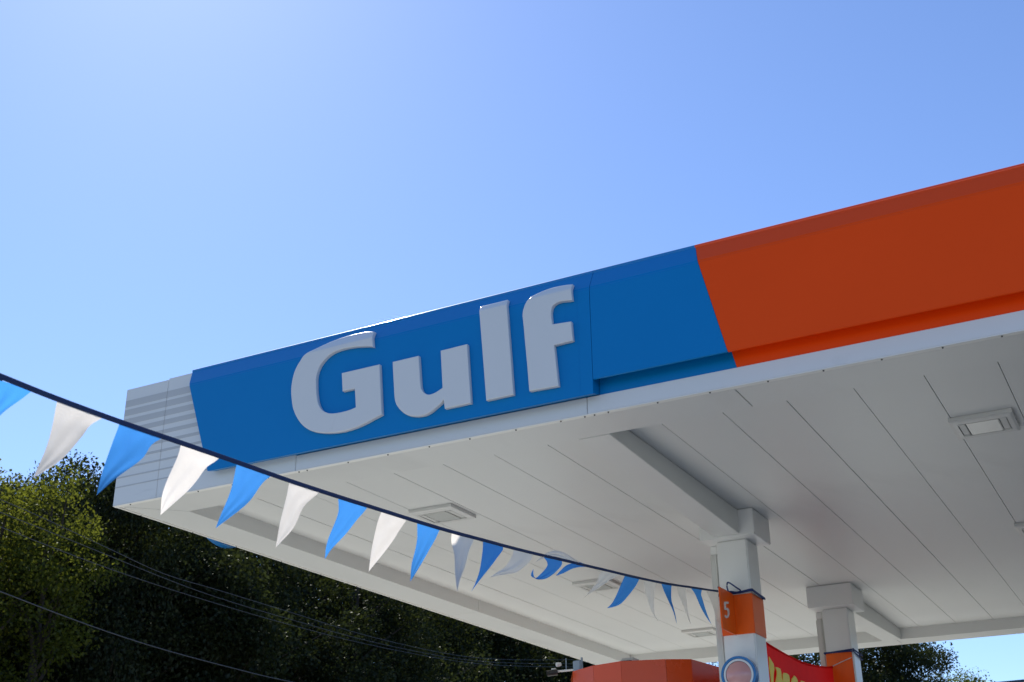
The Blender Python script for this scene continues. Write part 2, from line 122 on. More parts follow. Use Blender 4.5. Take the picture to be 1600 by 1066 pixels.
def cloth(name, col, trans, mixf):
    m, N, L = nodes(name); N.remove(N['Principled BSDF']); o = N['Material Output']
    tc = N.new('ShaderNodeTexCoord'); nz = N.new('ShaderNodeTexNoise'); nz.inputs['Scale'].default_value = 9; nz.inputs['Detail'].default_value = 5
    L.new(tc.outputs['Object'], nz.inputs['Vector'])
    d = N.new('ShaderNodeBsdfDiffuse'); t = N.new('ShaderNodeBsdfTranslucent'); g = N.new('ShaderNodeBsdfGlossy'); g.inputs['Roughness'].default_value = .4
    for nd, c in ((d, col), (t, trans)):
        mx = N.new('ShaderNodeMix'); mx.data_type = 'RGBA'
        mx.inputs[6].default_value = (*[v * .92 for v in c], 1); mx.inputs[7].default_value = (*[min(1, v * 1.06) for v in c], 1)
        L.new(nz.outputs['Fac'], mx.inputs[0]); L.new(mx.outputs[2], nd.inputs['Color'])
    wv = N.new('ShaderNodeTexWave'); wv.inputs['Scale'].default_value = 160; wv.inputs['Distortion'].default_value = 2; L.new(tc.outputs['Object'], wv.inputs['Vector'])
    bp = N.new('ShaderNodeBump'); bp.inputs['Strength'].default_value = .06; bp.inputs['Distance'].default_value = .004; L.new(wv.outputs['Fac'], bp.inputs['Height'])
    for nd in (d, t, g): L.new(bp.outputs[0], nd.inputs['Normal'])
    a = N.new('ShaderNodeMixShader'); a.inputs[0].default_value = mixf; L.new(d.outputs[0], a.inputs[1]); L.new(t.outputs[0], a.inputs[2])
    b = N.new('ShaderNodeMixShader'); b.inputs[0].default_value = .03; L.new(a.outputs[0], b.inputs[1]); L.new(g.outputs[0], b.inputs[2])
    L.new(b.outputs[0], o.inputs[0]); return m
M['red'] = cloth('red_banner_vinyl', (.70, .010, .012), (.95, .018, .020), .5)
M['edge'] = paint('blue_edge_gloss', (.0, .205, .53), .5, .05, 2, coat=1, spec=.1)
M['edgeo'] = paint('orange_edge_gloss', (.95, .078, .004), .5, .05, 2, coat=1, spec=.1)
M['flagw'] = cloth('white_pennant_cloth', (.52, .51, .49), (.93, .87, .80), .62)
M['flagb'] = cloth('blue_pennant_cloth', (.002, .03, .17), (.075, .37, 1.0), .66)

def leafmat(name, dark, light, tr, trf):
    m, N, L = nodes(name); N.remove(N['Principled BSDF']); o = N['Material Output']
    ge = N.new('ShaderNodeNewGeometry'); oi = N.new('ShaderNodeObjectInfo')
    mx = N.new('ShaderNodeMix'); mx.data_type = 'RGBA'; mx.inputs[6].default_value = (*dark, 1); mx.inputs[7].default_value = (*light, 1)
    L.new(ge.outputs['Random Per Island'], mx.inputs[0])
    t2 = N.new('ShaderNodeMix'); t2.data_type = 'RGBA'; t2.inputs[6].default_value = (*[v * .55 for v in tr], 1); t2.inputs[7].default_value = (*tr, 1)
    L.new(ge.outputs['Random Per Island'], t2.inputs[0])
    d = N.new('ShaderNodeBsdfDiffuse'); t = N.new('ShaderNodeBsdfTranslucent'); g = N.new('ShaderNodeBsdfGlossy'); g.inputs['Roughness'].default_value = .38
    L.new(mx.outputs[2], d.inputs[0]); L.new(t2.outputs[2], t.inputs[0]); g.inputs[0].default_value = (.9, .95, .9, 1)
    a = N.new('ShaderNodeMixShader'); a.inputs[0].default_value = trf; L.new(d.outputs[0], a.inputs[1]); L.new(t.outputs[0], a.inputs[2])
    b = N.new('ShaderNodeMixShader'); b.inputs[0].default_value = .012; L.new(a.outputs[0], b.inputs[1]); L.new(g.outputs[0], b.inputs[2])
    L.new(b.outputs[0], o.inputs[0]); return m
M['leafy'] = leafmat('yellow_green_leaves', (.028, .042, .007), (.10, .11, .012), (.20, .225, .024), .46)
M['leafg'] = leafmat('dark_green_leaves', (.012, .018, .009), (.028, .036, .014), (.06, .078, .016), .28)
M['leafm'] = leafmat('mid_green_leaves', (.03, .048, .012), (.08, .10, .018), (.22, .28, .03), .42)

# ---------------------------------------------------------------- helpers
def tag(o, label=None, cat=None, group=None, kind=None):
    if label: o['label'] = label
    if cat: o['category'] = cat
    if group: o['group'] = group
    if kind: o['kind'] = kind
    return o
def wloc(o):
    v = Vector(o.location)
    while o.parent: o = o.parent; v += o.location
    return v
def link(name, me, mat=None, parent=None, loc=None):
    """Link a mesh given in world coordinates; its vertices are moved to the parent's origin (or to loc)."""
    o = bpy.data.objects.new(name, me); COL.objects.link(o)
    base = Vector(loc) if loc is not None else (wloc(parent) if parent else Vector())
    if base.length: me.transform(Matrix.Translation(-base))
    if parent: o.parent = parent; o.location = base - wloc(parent)
    else: o.location = base
    if mat and not me.materials: me.materials.append(M[mat])
    return o
def twin(o, dloc, parent=None):
    c = o.copy(); COL.objects.link(c); c.location = o.location + Vector(dloc)
    if parent: c.parent = parent
    return c
def empty(name, loc, label, cat, group=None):
    e = bpy.data.objects.new(name, None); e.empty_display_size = .3; COL.objects.link(e); e.location = loc
    return tag(e, label, cat, group)
def mesh(name, v, fcs, smooth=False):
    me = bpy.data.meshes.new(name); me.from_pydata([tuple(p) for p in v], [], fcs); me.update()
    bm = bmesh.new(); bm.from_mesh(me); bmesh.ops.recalc_face_normals(bm, faces=bm.faces); bm.to_mesh(me); bm.free()
    if smooth: me.polygons.foreach_set('use_smooth', [True] * len(me.polygons))
    return me
def bevelled(me, w, seg=2):
    bm = bmesh.new(); bm.from_mesh(me)
    bmesh.ops.bevel(bm, geom=bm.edges[:], offset=w, segments=seg, affect='EDGES', clamp_overlap=True)
    bm.to_mesh(me); bm.free(); return me
def box(name, x0, x1, y0, y1, z0, z1, bev=.0):
    v = [(x, y, z) for z in (z0, z1) for y in (y0, y1) for x in (x0, x1)]
    me = mesh(name, v, [(0, 1, 3, 2), (4, 6, 7, 5), (0, 4, 5, 1), (2, 3, 7, 6), (0, 2, 6, 4), (1, 5, 7, 3)])
    return bevelled(me, bev) if bev else me
def prism(name, poly, axis, a, b, bev=0):
    """Extrude a closed polygon (pairs) along axis ('x': (y,z), 'y': (x,z), 'z': (x,y)); a, b may be functions of the pair."""
    fa = a if callable(a) else (lambda p: a); fb = b if callable(b) else (lambda p: b)
    def put(p, t):
        return (t, p[0], p[1]) if axis == 'x' else (p[0], t, p[1]) if axis == 'y' else (p[0], p[1], t)
    n = len(poly); v = [put(p, fa(p)) for p in poly] + [put(p, fb(p)) for p in poly]
    fc = [(i, (i + 1) % n, (i + 1) % n + n, i + n) for i in range(n)] + [tuple(range(n)), tuple(range(2 * n - 1, n - 1, -1))]
    me = mesh(name, v, fc)
    return bevelled(me, bev) if bev else me
def tube(name, pts, rad, seg=8, flat=1.0):
    pts = [Vector(p) for p in pts]; v = []; fc = []; n = len(pts)
    rad = rad if isinstance(rad, (list, tuple)) else [rad] * n
    up = Vector((0, 0, 1))
    for i, p in enumerate(pts):
        t = (pts[min(i + 1, n - 1)] - pts[max(i - 1, 0)]).normalized()
        a = t.cross(up if abs(t.z) < .95 else Vector((1, 0, 0))).normalized(); b = a.cross(t).normalized()
        for k in range(seg):
            g = 2 * math.pi * k / seg
            v.append(p + a * math.cos(g) * rad[i] * flat + b * math.sin(g) * rad[i])
    for i in range(n - 1):
        for k in range(seg):
            fc.append((i * seg + k, i * seg + (k + 1) % seg, (i + 1) * seg + (k + 1) % seg, (i + 1) * seg + k))
    fc += [tuple(range(seg)), tuple(range(n * seg - 1, (n - 1) * seg - 1, -1))]
    me = mesh(name, v, fc, True); me.polygons[len(fc) - 1].use_smooth = False; me.polygons[len(fc) - 2].use_smooth = False
    me.set_sharp_from_angle(angle=math.radians(55)); return me
def smooth(o, ang=32):
    o.data.polygons.foreach_set('use_smooth', [True] * len(o.data.polygons)); o.data.set_sharp_from_angle(angle=math.radians(ang))
    w = o.modifiers.new('weighted', 'WEIGHTED_NORMAL'); w.keep_sharp = True; w.weight = 60
    return o
def join(name, mes):
    bm = bmesh.new()
    for m in mes: bm.from_mesh(m)
    me = bpy.data.meshes.new(name); bm.to_mesh(me); bm.free(); return me
def crv(p, n=6):
    """Catmull-Rom through points."""
    p = [Vector(q) for q in p]; o = []
    for i in range(len(p) - 1):
        a = p[i - 1] if i else p[0] * 2 - p[1]; b, c = p[i], p[i + 1]; d = p[i + 2] if i + 2 < len(p) else c * 2 - b
        for k in range(n):
            t = k / n
            o.append(.5 * (2 * b + (c - a) * t + (2 * a - 5 * b + 4 * c - d) * t * t + (3 * b - a - 3 * c + d) * t ** 3))
    return o + [p[-1]]
def sample(poly, t):
    """Point at share t of a polyline's length."""
    d = [0]
    for a, b in zip(poly, poly[1:]): d.append(d[-1] + (b - a).length)
    s = t * d[-1]
    for i in range(len(poly) - 1):
        if s <= d[i + 1] or i == len(poly) - 2:
            L_ = d[i + 1] - d[i]; return poly[i].lerp(poly[i + 1], 0 if L_ == 0 else (s - d[i]) / L_)

# ---------------------------------------------------------------- setting
g = link('ground', mesh('ground', [(-900, -900, 0), (900, -900, 0), (900, 900, 0), (-900, 900, 0)], [(0, 1, 2, 3)]), 'grass'); tag(g, kind='structure')
g = link('parking_lot', mesh('parking_lot', [(-4.4, -60, .004), (34, -60, .004), (34, 26, .004), (-4.4, 26, .004)], [(0, 1, 2, 3)]), 'lot'); tag(g, kind='structure')
g = link('added_dark_lot', mesh('added_dark_lot', [(6.4, -2.6, .008), (34, -2.6, .008), (34, 26, .008), (6.4, 26, .008)], [(0, 1, 2, 3)]), 'asphalt'); tag(g, kind='structure')  # unseen dark sheet, added to cut ground bounce onto the right soffit
g = link('road', mesh('road', [(-10.5, -300, .004), (-6.2, -300, .004), (-6.2, 300, .004), (-10.5, 300, .004)], [(0, 1, 2, 3)]), 'asphalt'); tag(g, kind='structure')
g = link('pavement', mesh('pavement', [(-4.2, -3, .012), (5.6, -3, .012), (5.6, 17, .012), (-4.2, 17, .012)], [(0, 1, 2, 3)]), 'concrete'); tag(g, kind='structure')
for nm, x0, x1 in (('kerb', -6.2, -6.05),):
    g = link(nm, box(nm, x0, x1, -300, 300, -.05, .13, .02), 'concrete'); tag(g, kind='structure')

# ---------------------------------------------------------------- canopy
XR, YB = 8.8, 10.6                       # canopy is 8.8 m wide, 10.6 m deep
ZB, ZS, ZT = 4.6, 4.745, 5.69            # underside of the border, soffit, top of the fascia
can = empty('gas_station_canopy', (XR / 2, YB / 2, ZB), 'white fuel station canopy with blue and orange front fascia and white panelled underside', 'canopy')
# roof deck and inner faces
link('roof_deck', box('roof_deck', .13, XR - .13, .13, YB - .13, 4.80, 4.88), 'deck', can)
# white end panels with printed stripes
for x0, x1, zt in ((0, .491, 5.672), (.493, 1.95, 5.682)):
    p = link('end_panel', box('end_panel', x0, x1, 0, .10, ZB + .002, zt, .003), 'white', can)
    k0 = None
    for i, w in enumerate((.063, .058, .054, .046, .036, .029, .023, .018, .013, .011)):
        zc = 5.531 - .0856 * i
        link('stripe', box('stripe', max(x0, .004) + .001, min(x1, 1.2) - .001, -.0015, .002, zc - w / 2, zc + w / 2), 'stripe', p)
# white lower trim along the front
trim = []
for x0, x1 in ((1.954, 4.498), (4.502, 7.9), (7.904, XR)):
    trim.append(link('bottom_trim', box('bottom_trim', x0, x1, 0, .08, ZB + .002, 4.7255, .003), 'trim', can))
link('bottom_lip', prism('bottom_lip', [(.0, ZB - .004), (.034, ZB - .008), (.034, ZB + .006), (.0, ZB + .001)], 'x', .002, XR), 'lip', can)
link('bottom_lip', prism('bottom_lip', [(.0, ZB - .004), (.034, ZB - .008), (.034, ZB + .006), (.0, ZB + .001)], 'y', .036, YB), 'lip', can)
link('lip_gap', box('lip_gap', .0345, .0535, .0345, YB - .055, ZB + .0035, ZB + .008), 'gap', can)
link('lip_gap', box('lip_gap', .054, XR - .055, .0345, .0535, ZB + .0035, ZB + .008), 'gap', can)
# screws along the lips: one mesh shared
sc0 = None
def screw(x, y, par):
    global sc0
    if sc0 is None:
        bm = bmesh.new(); bmesh.ops.create_cone(bm, cap_ends=True, segments=8, radius1=.0065, radius2=.0045, depth=.007, matrix=Matrix.Rotation(math.pi, 4, 'X'))
        sc0 = bpy.data.meshes.new('screw'); bm.to_mesh(sc0); bm.free(); sc0.materials.append(M['screw'])
    o = bpy.data.objects.new('screw', sc0); COL.objects.link(o); o.parent = par; o.location = Vector((x, y, ZB - .0095)) - wloc(par)
rs = random.Random(4)
for k in range(23): screw(.20 + .372 * k + rs.uniform(-.02, .02), .018, trim[0] if k < 12 else trim[1])
for x in (1.975, 4.47, 4.545, 7.93): screw(x, .02, trim[1])
for k in range(16): screw(.018, .3 + .66 * k + rs.uniform(-.03, .03), can)
# front fascia: three coloured lengths of folded panel with slanted ends
YF_, ZK = -.10, 5.522
up_prof = [(.02, 5.70), (-.006, 5.700), (YF_, ZK), (YF_, 4.81), (YF_ + .010, 4.806), (YF_ + .012, 4.90), (.10, 4.90), (.10, 5.66)]
sg_prof = [(.02, 5.70), (-.006, 5.700), (YF_, ZK), (YF_, 4.702), (-.002, 4.731), (.10, 4.731), (.10, 5.66)]
sl_l = lambda p: .772 + .3626 * (5.69 - p[1])          # slanted left end
sl_o = lambda p: 5.383 + .2195 * (5.70 - p[1])         # slanted blue/orange joint
def folded(name, prof, a, b, mat):
    me = prism(name, prof, 'x', a, b)
    bm = bmesh.new(); bm.from_mesh(me)
    es = [e for e in bm.edges if all((abs(v.co.y - YF_) < .004 and v.co.z > 5.2) or v.co.z > 5.69 for v in e.verts) and abs(e.verts[0].co.z - e.verts[1].co.z) < 1e-4]
    bmesh.ops.bevel(bm, geom=es, offset=.012, segments=5, affect='EDGES'); bm.to_mesh(me); bm.free()
    return smooth(link(name, me, mat, can))
sign = folded('sign_panel', sg_prof, sl_l, 4.595, 'blue')
folded('blue_fascia_panel', up_prof, 4.5985, sl_o, 'blue')
folded('orange_fascia_panel', up_prof, lambda p: sl_o(p) + .003, XR, 'orange')
for xa, xb, mt in ((.776, 4.5955, 'edge'), (4.597, 5.383, 'edge'), (5.384, XR, 'edgeo')):
    link('edge_roll', tube('edge_roll', [(xa + (xb - xa) * k / 30, -.001, 5.686) for k in range(31)], .019, 24), mt, can)
rp = [(.010, 4.724), (.08, 4.724), (.08, 4.899), (.010, 4.899)]
link('recess_strip', prism('recess_strip', rp, 'x', 4.598, lambda p: sl_o(p) + .002), 'blue', can)
link('recess_strip', prism('recess_strip', rp, 'x', lambda p: sl_o(p) + .004, XR), 'orange', can)
link('panel_seam', box('panel_seam', 4.494, 4.499, -.1008, -.09, 4.708, 5.515), 'blue', sign)
# raised letters that follow the fold of the panel
def letter(name, pts):
    cu = bpy.data.curves.new(name, 'CURVE'); cu.dimensions = '2D'; cu.fill_mode = 'BOTH'
    sp = cu.splines.new('POLY'); sp.points.add(len(pts) - 1); sp.use_cyclic_u = True
    for q, p in zip(sp.points, pts): q.co = (p[0], p[1], 0, 1)
    cu.extrude = .013; cu.bevel_depth = .006; cu.bevel_resolution = 3; cu.offset = -.006
    ob = bpy.data.objects.new(name, cu); COL.objects.link(ob)
    dg = bpy.context.evaluated_depsgraph_get(); dg.update()
    me = bpy.data.meshes.new_from_object(ob.evaluated_get(dg)); bpy.data.objects.remove(ob); bpy.data.curves.remove(cu)
    bm = bmesh.new(); bm.from_mesh(me)
    bmesh.ops.remove_doubles(bm, verts=bm.verts, dist=1e-5)
    for z in (5.522, 5.53, 5.538):
        bmesh.ops.bisect_plane(bm, geom=bm.verts[:] + bm.edges[:] + bm.faces[:], plane_co=(0, z, 0), plane_no=(0, 1, 0))
    for v in bm.verts:
        x, z, d = v.co.x, v.co.y, v.co.z
        y = YF_ - .017 - d; k = .1 / .171
        zz = max(0, z - 5.522)
        y += k * (zz * zz / .032 if zz < .016 else zz - .008)
        v.co = (x, y, z)
    bmesh.ops.recalc_face_normals(bm, faces=bm.faces)
    bm.to_mesh(me); bm.free(); me.name = name
    return me
for nm, pts in LETTERS.items(): smooth(link('letter', letter('letter', pts), 'letter', sign))
# the other three sides of the fascia
for y0, y1 in ((.103, 3.55), (3.554, 7.05), (7.054, YB)): link('side_panel', box('side_panel', 0, .10, y0, y1, ZB + .002, 5.672, .003), 'white', can)
for y0, y1 in ((.103, 3.55), (3.554, 7.05), (7.054, YB)): link('side_panel', box('side_panel', XR - .10, XR, y0, y1, ZB + .002, 5.672, .003), 'white', can)
for x0, x1 in ((.103, 3.0), (3.004, 5.9), (5.904, XR - .103)): link('rear_panel', box('rear_panel', x0, x1, YB - .10, YB, ZB + .002, 5.672, .003), 'white', can)
# round emblem sign fixed to the left side
def disc(name, c, rad, axis, depth, dome=0, seg=48, hole=0):
    """Solid disc or ring facing along -axis, with an optional domed face."""
    v = []; fc = []
    rings = [(hole, 0), (rad * .985, 0), (rad, .012)] if hole else [(rad * q, 0) for q in (.25, .5, .75, .97)] + [(rad, .012)]
    prof = []
    for rr, dz in rings:
        h = dome * (1 - (rr / rad) ** 2) if not hole else 0
        prof.append((rr, -h + dz))
    prof.append((rad, depth)); 
    if hole: prof.append((hole, depth))
    def P(rr, g, d):
        a, b = rr * math.cos(g), rr * math.sin(g)
        return (c[0] + d, c[1] + a, c[2] + b) if axis == 'x' else (c[0] + a, c[1] + d, c[2] + b)
    for rr, d in prof:
        for k in range(seg): v.append(P(rr, 2 * math.pi * k / seg, d))
    n = len(prof)
    for i in range(n if hole else n - 1):
        j = (i + 1) % n
        for k in range(seg): fc.append((i * seg + k, i * seg + (k + 1) % seg, j * seg + (k + 1) % seg, j * seg + k))
    if not hole:
        v.append(P(0, 0, -dome)); a = len(v) - 1
        fc += [(a, k, (k + 1) % seg) for k in range(seg)] + [tuple((n - 1) * seg + k for k in range(seg))]
    me = mesh(name, v, fc, False); 
    return me
sgn = link('round_sign', disc('round_sign', (-.10, 1.50, 5.085), .505, 'x', .095), 'signblue', can)
link('sign_face', disc('sign_face', (-.106, 1.50, 5.075), .43, 'x', .01, .03), 'obright', sgn)
# underside: border boxes with mitred corners, then soffit panels
BW = .45
def border(pts, par=can):
    return link('border_panel', prism('border_panel', pts, 'z', ZB, ZS + .05, .003), 'soffit', par)
e = .0025
def hor(y_out, y_in, cuts, l_m, r_m):
    for i in range(len(cuts) - 1):
        a, b = cuts[i] + e, cuts[i + 1] - e
        q = [[a, y_out], [b, y_out], [b, y_in], [a, y_in]]
        if i == 0 and l_m: q[3][0] = a + BW - .052
        if i == len(cuts) - 2 and r_m: q[2][0] = b - BW + .052
        border(q)
hor(.052, BW, (.052, 5.555, XR - .052), True, True)
hor(YB - .052, YB - BW, (.052, 4.4, XR - .052), True, True)
for xo, xi in ((.052, BW), (XR - .052, XR - BW)):
    cuts = (.052, 5.524, YB - .052)
    for i in range(2):
        a, b = cuts[i] + e, cuts[i + 1] - e
        s_ = 1 if xi > xo else -1
        q = [[xo, a + (.005 if i == 0 else 0)], [xo, b - (.005 if i else 0)], [xi, b - (BW - .052 + .005 if i else 0)], [xi, a + (BW - .052 + .005 if i == 0 else 0)]]
        border(q)
# soffit panels, one mesh shared
pw = .4806; x0 = 6.655 - 13 * pw
lay = link('soffit_backing', box('soffit_backing', .2, XR - .2, .2, YB - .2, ZS + .03, ZS + .034), 'gap', can)
sp0 = None
for k in range(18):
    xa = x0 + k * pw
    if xa < XR - BW and xa + pw > BW - .1:
        if sp0 is None:
            sp0 = link('soffit_panel', box('soffit_panel', xa + .002, xa + pw - .002, BW - .03, YB - BW + .03, ZS, ZS + .028, .002), 'soffit', can, loc=(xa + pw / 2, YB / 2, ZS)); kx = k
        else: twin(sp0, ((k - kx) * pw, 0, rs.uniform(0, .0022)))
# boxed beams
link('beam', prism('beam', [(BW + .004, ZB - .003), (3.337, 4.516), (3.337, ZS - .002), (BW + .004, ZS - .002)], 'x', 4.212, 4.466, .004), 'soffit', can)
link('beam', prism('beam', [(7.473, 4.516), (YB - BW - .004, ZB - .003), (YB - BW - .004, ZS - .002), (7.473, ZS - .002)], 'x', 4.212, 4.466, .004), 'soffit', can)

# ---------------------------------------------------------------- ceiling lights
def light_fixture(x, y, label):
    t = empty('canopy_light', (x, y, ZS), label, 'ceiling light', 'recessed lights under the canopy')
    a, h = .226, .228                                    # half sizes
    z0, z1, zi = ZS - .001, ZS - .037, ZS - .034
    o = [(-a, -h), (a, -h), (a, h), (-a, h)]; m_ = [(-a + .018, -h + .018), (a - .018, -h + .018), (a - .018, h - .018), (-a + .018, h - .018)]
    i_ = [(-.176, -.152), (.176, -.152), (.176, .152), (-.176, .152)]
    v = [(x + p[0], y + p[1], z0) for p in o] + [(x + p[0], y + p[1], ZS - .03) for p in o] + [(x + p[0], y + p[1], z1) for p in m_] + [(x + p[0], y + p[1], z1 - .002) for p in i_] + [(x + p[0], y + p[1], ZS - .012) for p in i_]
    fc = [(q * 4 + k, q * 4 + (k + 1) % 4, q * 4 + 4 + (k + 1) % 4, q * 4 + 4 + k) for q in range(4) for k in range(4)]
    link('frame', mesh('frame', v, fc), 'lightframe', t)
    link('housing', box('housing', x - .18, x + .18, y - .155, y + .155, ZS - .014, ZS - .003), 'recess', t)
    ln = link('lens', box('lens', x - .116, x + .116, y - .144, y + .144, z1 - .002, ZS - .016, .006), 'lens', t)
    for s_ in (-1, 1):
        link('end_cover', box('end_cover', x + s_ * .147 - .024, x + s_ * .147 + .024, y - .130, y + .130, z1 + .001, ZS - .016, .004), 'cover', t)
        for q in (-1, 1): link('clip', box('clip', x + s_ * .150 - .026, x + s_ * .150 + .026, y + q * .143 - .010, y + q * .143 + .010, z1 - .008, z1 + .01, .004), 'lightframe', t)
    return t
xl, xr_ = x0 + 3 * pw + .215, 6.655 + .205
for (x, y), lb in (((xl, 2.045), 'square ceiling light nearest the front left corner, behind the bunting'),
                   ((xl, 5.485), 'square ceiling light half hidden by a grey pennant of the bunting'),
                   ((xl, 8.905), 'square ceiling light beside the numbered column, farthest at the left'),
                   ((xr_, 2.02), 'dark square ceiling light under the orange fascia at the right'),
                   ((xr_, 5.42), 'ceiling light at the right edge, lower of the two on that side')):
    light_fixture(x, y, lb)

# ---------------------------------------------------------------- columns
def column(y0, y1, cy0, cy1, label, numbered):
    x0_, x1_ = 4.191, 4.487
    t = empty('canopy_column', ((x0_ + x1_) / 2, (y0 + y1) / 2, 0), label, 'column')
    link('cap', box('cap', 4.076, 4.606, cy0, cy1, 4.50, ZS - .002, .006), 'col', t)
    link('shaft', box('shaft', x0_, x1_, y0, y1, .0, 4.501, .012), 'col', t)
    zb = 3.631 if numbered else 2.865
    link('colour_band', box('colour_band', x0_ - .006, x1_ + (.006 if numbered else -.004), y0 - .008, y1 + .006, zb, 3.990, .004), 'obright', t)
    if not numbered: link('edge_strip', box('edge_strip', x1_ - .03, x1_ + .012, y0 + .02, y1 - .02, .3, 3.984, .01), 'col', t)
    # boxed downpipe behind the left edge
    link('downpipe', box('downpipe', 4.076, 4.150, y0 + .131, y0 + .229, .0, 4.422, .012), 'pipe', t)
    link('pipe_collar', box('pipe_collar', 4.083, 4.152, y0 + .136, y0 + .234, 4.420, 4.501, .006), 'col', t)
    if numbered:
        fin = link('number_plate', box('number_plate', 4.3035, 4.319, 3.097, y0 - .009, 3.627, 3.998, .003), 'obright', t)
        link('numeral', prism('numeral', FIVE, 'x', 4.3185, 4.3215), 'numeral', fin)
        link('numeral', prism('numeral', FIVE, 'x', 4.3005, 4.304), 'numeral', fin)
    # round emblem sign on the front
        c = (4.329, y0 - .083, 3.269)
        rg = link('round_sign', disc('round_sign', c, .1635, 'y', .074, hole=.139), 'signblue', t)
        link('white_ring', disc('white_ring', (c[0], c[1] + .004, c[2]), .1385, 'y', .068, hole=.119), 'signwhite', rg)
        link('sign_face', disc('sign_face', (c[0], c[1] + .01, c[2]), .1185, 'y', .058, .034), 'signface', rg)
    return t
column(3.467, 3.793, 3.34, 3.84, 'white square column carrying an orange number plate and a round blue ringed sign', True)
column(7.087, 7.433, 6.92, 7.47, 'white square column farther back with plain orange band, right of the red banner', False)

# ---------------------------------------------------------------- bunting
bx = 4.2976
bun = empty('bunting', (bx, -1.2, 3.25), 'string of blue and white pennants running from upper left to the numbered column', 'bunting')
sp = [(bx, y, z) for y, z in STRING]
d0 = Vector(sp[0]) - Vector(sp[2]); ext = [Vector(sp[0]) + d0 * k + Vector((0, 0, .02 * k * k)) for k in (6, 4, 2)]
cp = crv([tuple(p) for p in ext] + sp, 5)
link('cord', tube('cord', cp, [.0118 - .0028 * max(0, min(1, (p.y + 4.5) / 7.5)) for p in cp], 8, .35), 'cord', bun)
rf = random.Random(11)
def pennant(col, lft, rgt, idx):
    n, m = 10, 20
    L_ = crv(lft); R_ = crv(rgt)
    ph = rf.uniform(0, 6); f1 = rf.uniform(1.4, 2.4)
    v = []
    for j in range(m + 1):
        t = j / m
        a, b = sample(L_, t), sample(R_, t); w = (b - a).length
        for i in range(n + 1):
            s = i / n
            p = a.lerp(b, s)
            fold = .0035 * math.sin(2 * math.pi * (s * f1 + t * .9) + ph) * min(1, t * 5) * min(1, w / .1)
            gather = .006 * math.sin(2 * math.pi * (s * 5 + t * 1.5) + ph * 2) * max(0, 1 - t * 2.6) * (s ** 1.5) * min(1, t * 8)
            p.x += fold + gather
            v.append(p)
    fc = [(j * (n + 1) + i, j * (n + 1) + i + 1, (j + 1) * (n + 1) + i + 1, (j + 1) * (n + 1) + i) for j in range(m) for i in range(n)]
    me = mesh('pennant', v, fc, True)
    bm = bmesh.new(); bm.from_mesh(me); bmesh.ops.remove_doubles(bm, verts=bm.verts, dist=1e-4); bm.to_mesh(me); bm.free()
    return link('pennant', me, 'flagw' if col == 'w' else 'flagb', bun)
for i, (c, l, r_) in enumerate(FLAGS):
    o = pennant(c, l, r_, i)
    if i == 13: o['label'] = 'white pennant blown up over the cord'
    if i == 12: o['label'] = 'blue pennant curled up at its tip'
    if i == 14: o['label'] = 'blue pennant twisted round the cord'
# cord end tied round the column with a bow
kz = 4.002
loop = [(4.2976, 3.1117, 3.996), (4.3025, 3.2674, 3.9999), (4.3122, 3.4377, kz), (4.395, 3.4445, kz + .004), (4.4923, 3.4474, kz + .016), (4.5069, 3.4815, kz + .012), (4.5079, 3.6469, kz + .002), (4.5049, 3.7978, kz), (4.4825, 3.8143, kz), (4.3268, 3.8163, kz - .002), (4.2003, 3.8143, kz), (4.1731, 3.7832, kz), (4.1731, 3.501, kz), (4.1857, 3.4474, kz), (4.3122, 3.4406, kz - .006)]
link('cord_end', tube('cord_end', crv(loop, 4), .0095, 8, .6), 'rope', bun)
loop2 = [(4.3122, 3.4348, kz + .002), (4.395, 3.4328, kz - .004), (4.4971, 3.4406, kz + .006), (4.5156, 3.4912, kz - .004), (4.5156, 3.6469, kz - .012), (4.5117, 3.7929, kz - .012)]
link('cord_end', tube('cord_end', crv(loop2, 4), .008, 8, .7), 'rope', bun)
bow = [(4.2976, 3.4036, kz), (4.2879, 3.3939, kz + .05), (4.2976, 3.3842, kz + .088), (4.3171, 3.389, kz + .085), (4.3658, 3.4036, kz + .045), (4.4047, 3.4182, kz + .01), (4.3658, 3.4182, kz), (4.3074, 3.4134, kz + .012), (4.2782, 3.4036, kz + .0)]
link('bow', tube('bow', crv(bow, 4), .007, 7), 'rope', bun)
# second rope on the far column
def coil(z, tilt, off):
    q = [(4.1809, 7.0726), (4.4923, 7.0707), (4.5069, 7.0921), (4.5088, 7.4327), (4.4825, 7.4522), (4.1906, 7.4522), (4.1731, 7.423), (4.1731, 7.0921), (4.1809, 7.0726)]
    return crv([(x, y, z + tilt * (x - 4.337) - off * (y - 7.25)) for x, y in q], 4)
rp2 = link('tie_rope', join('tie_rope', [tube('r', coil(3.996, .06, .04), .009, 6), tube('r', coil(3.975, -.02, .12), .008, 6)]), 'rope', None, loc=(4.337, 7.26, 3.984))
tag(rp2, 'dark blue rope wound twice round the far column above its orange band', 'rope')

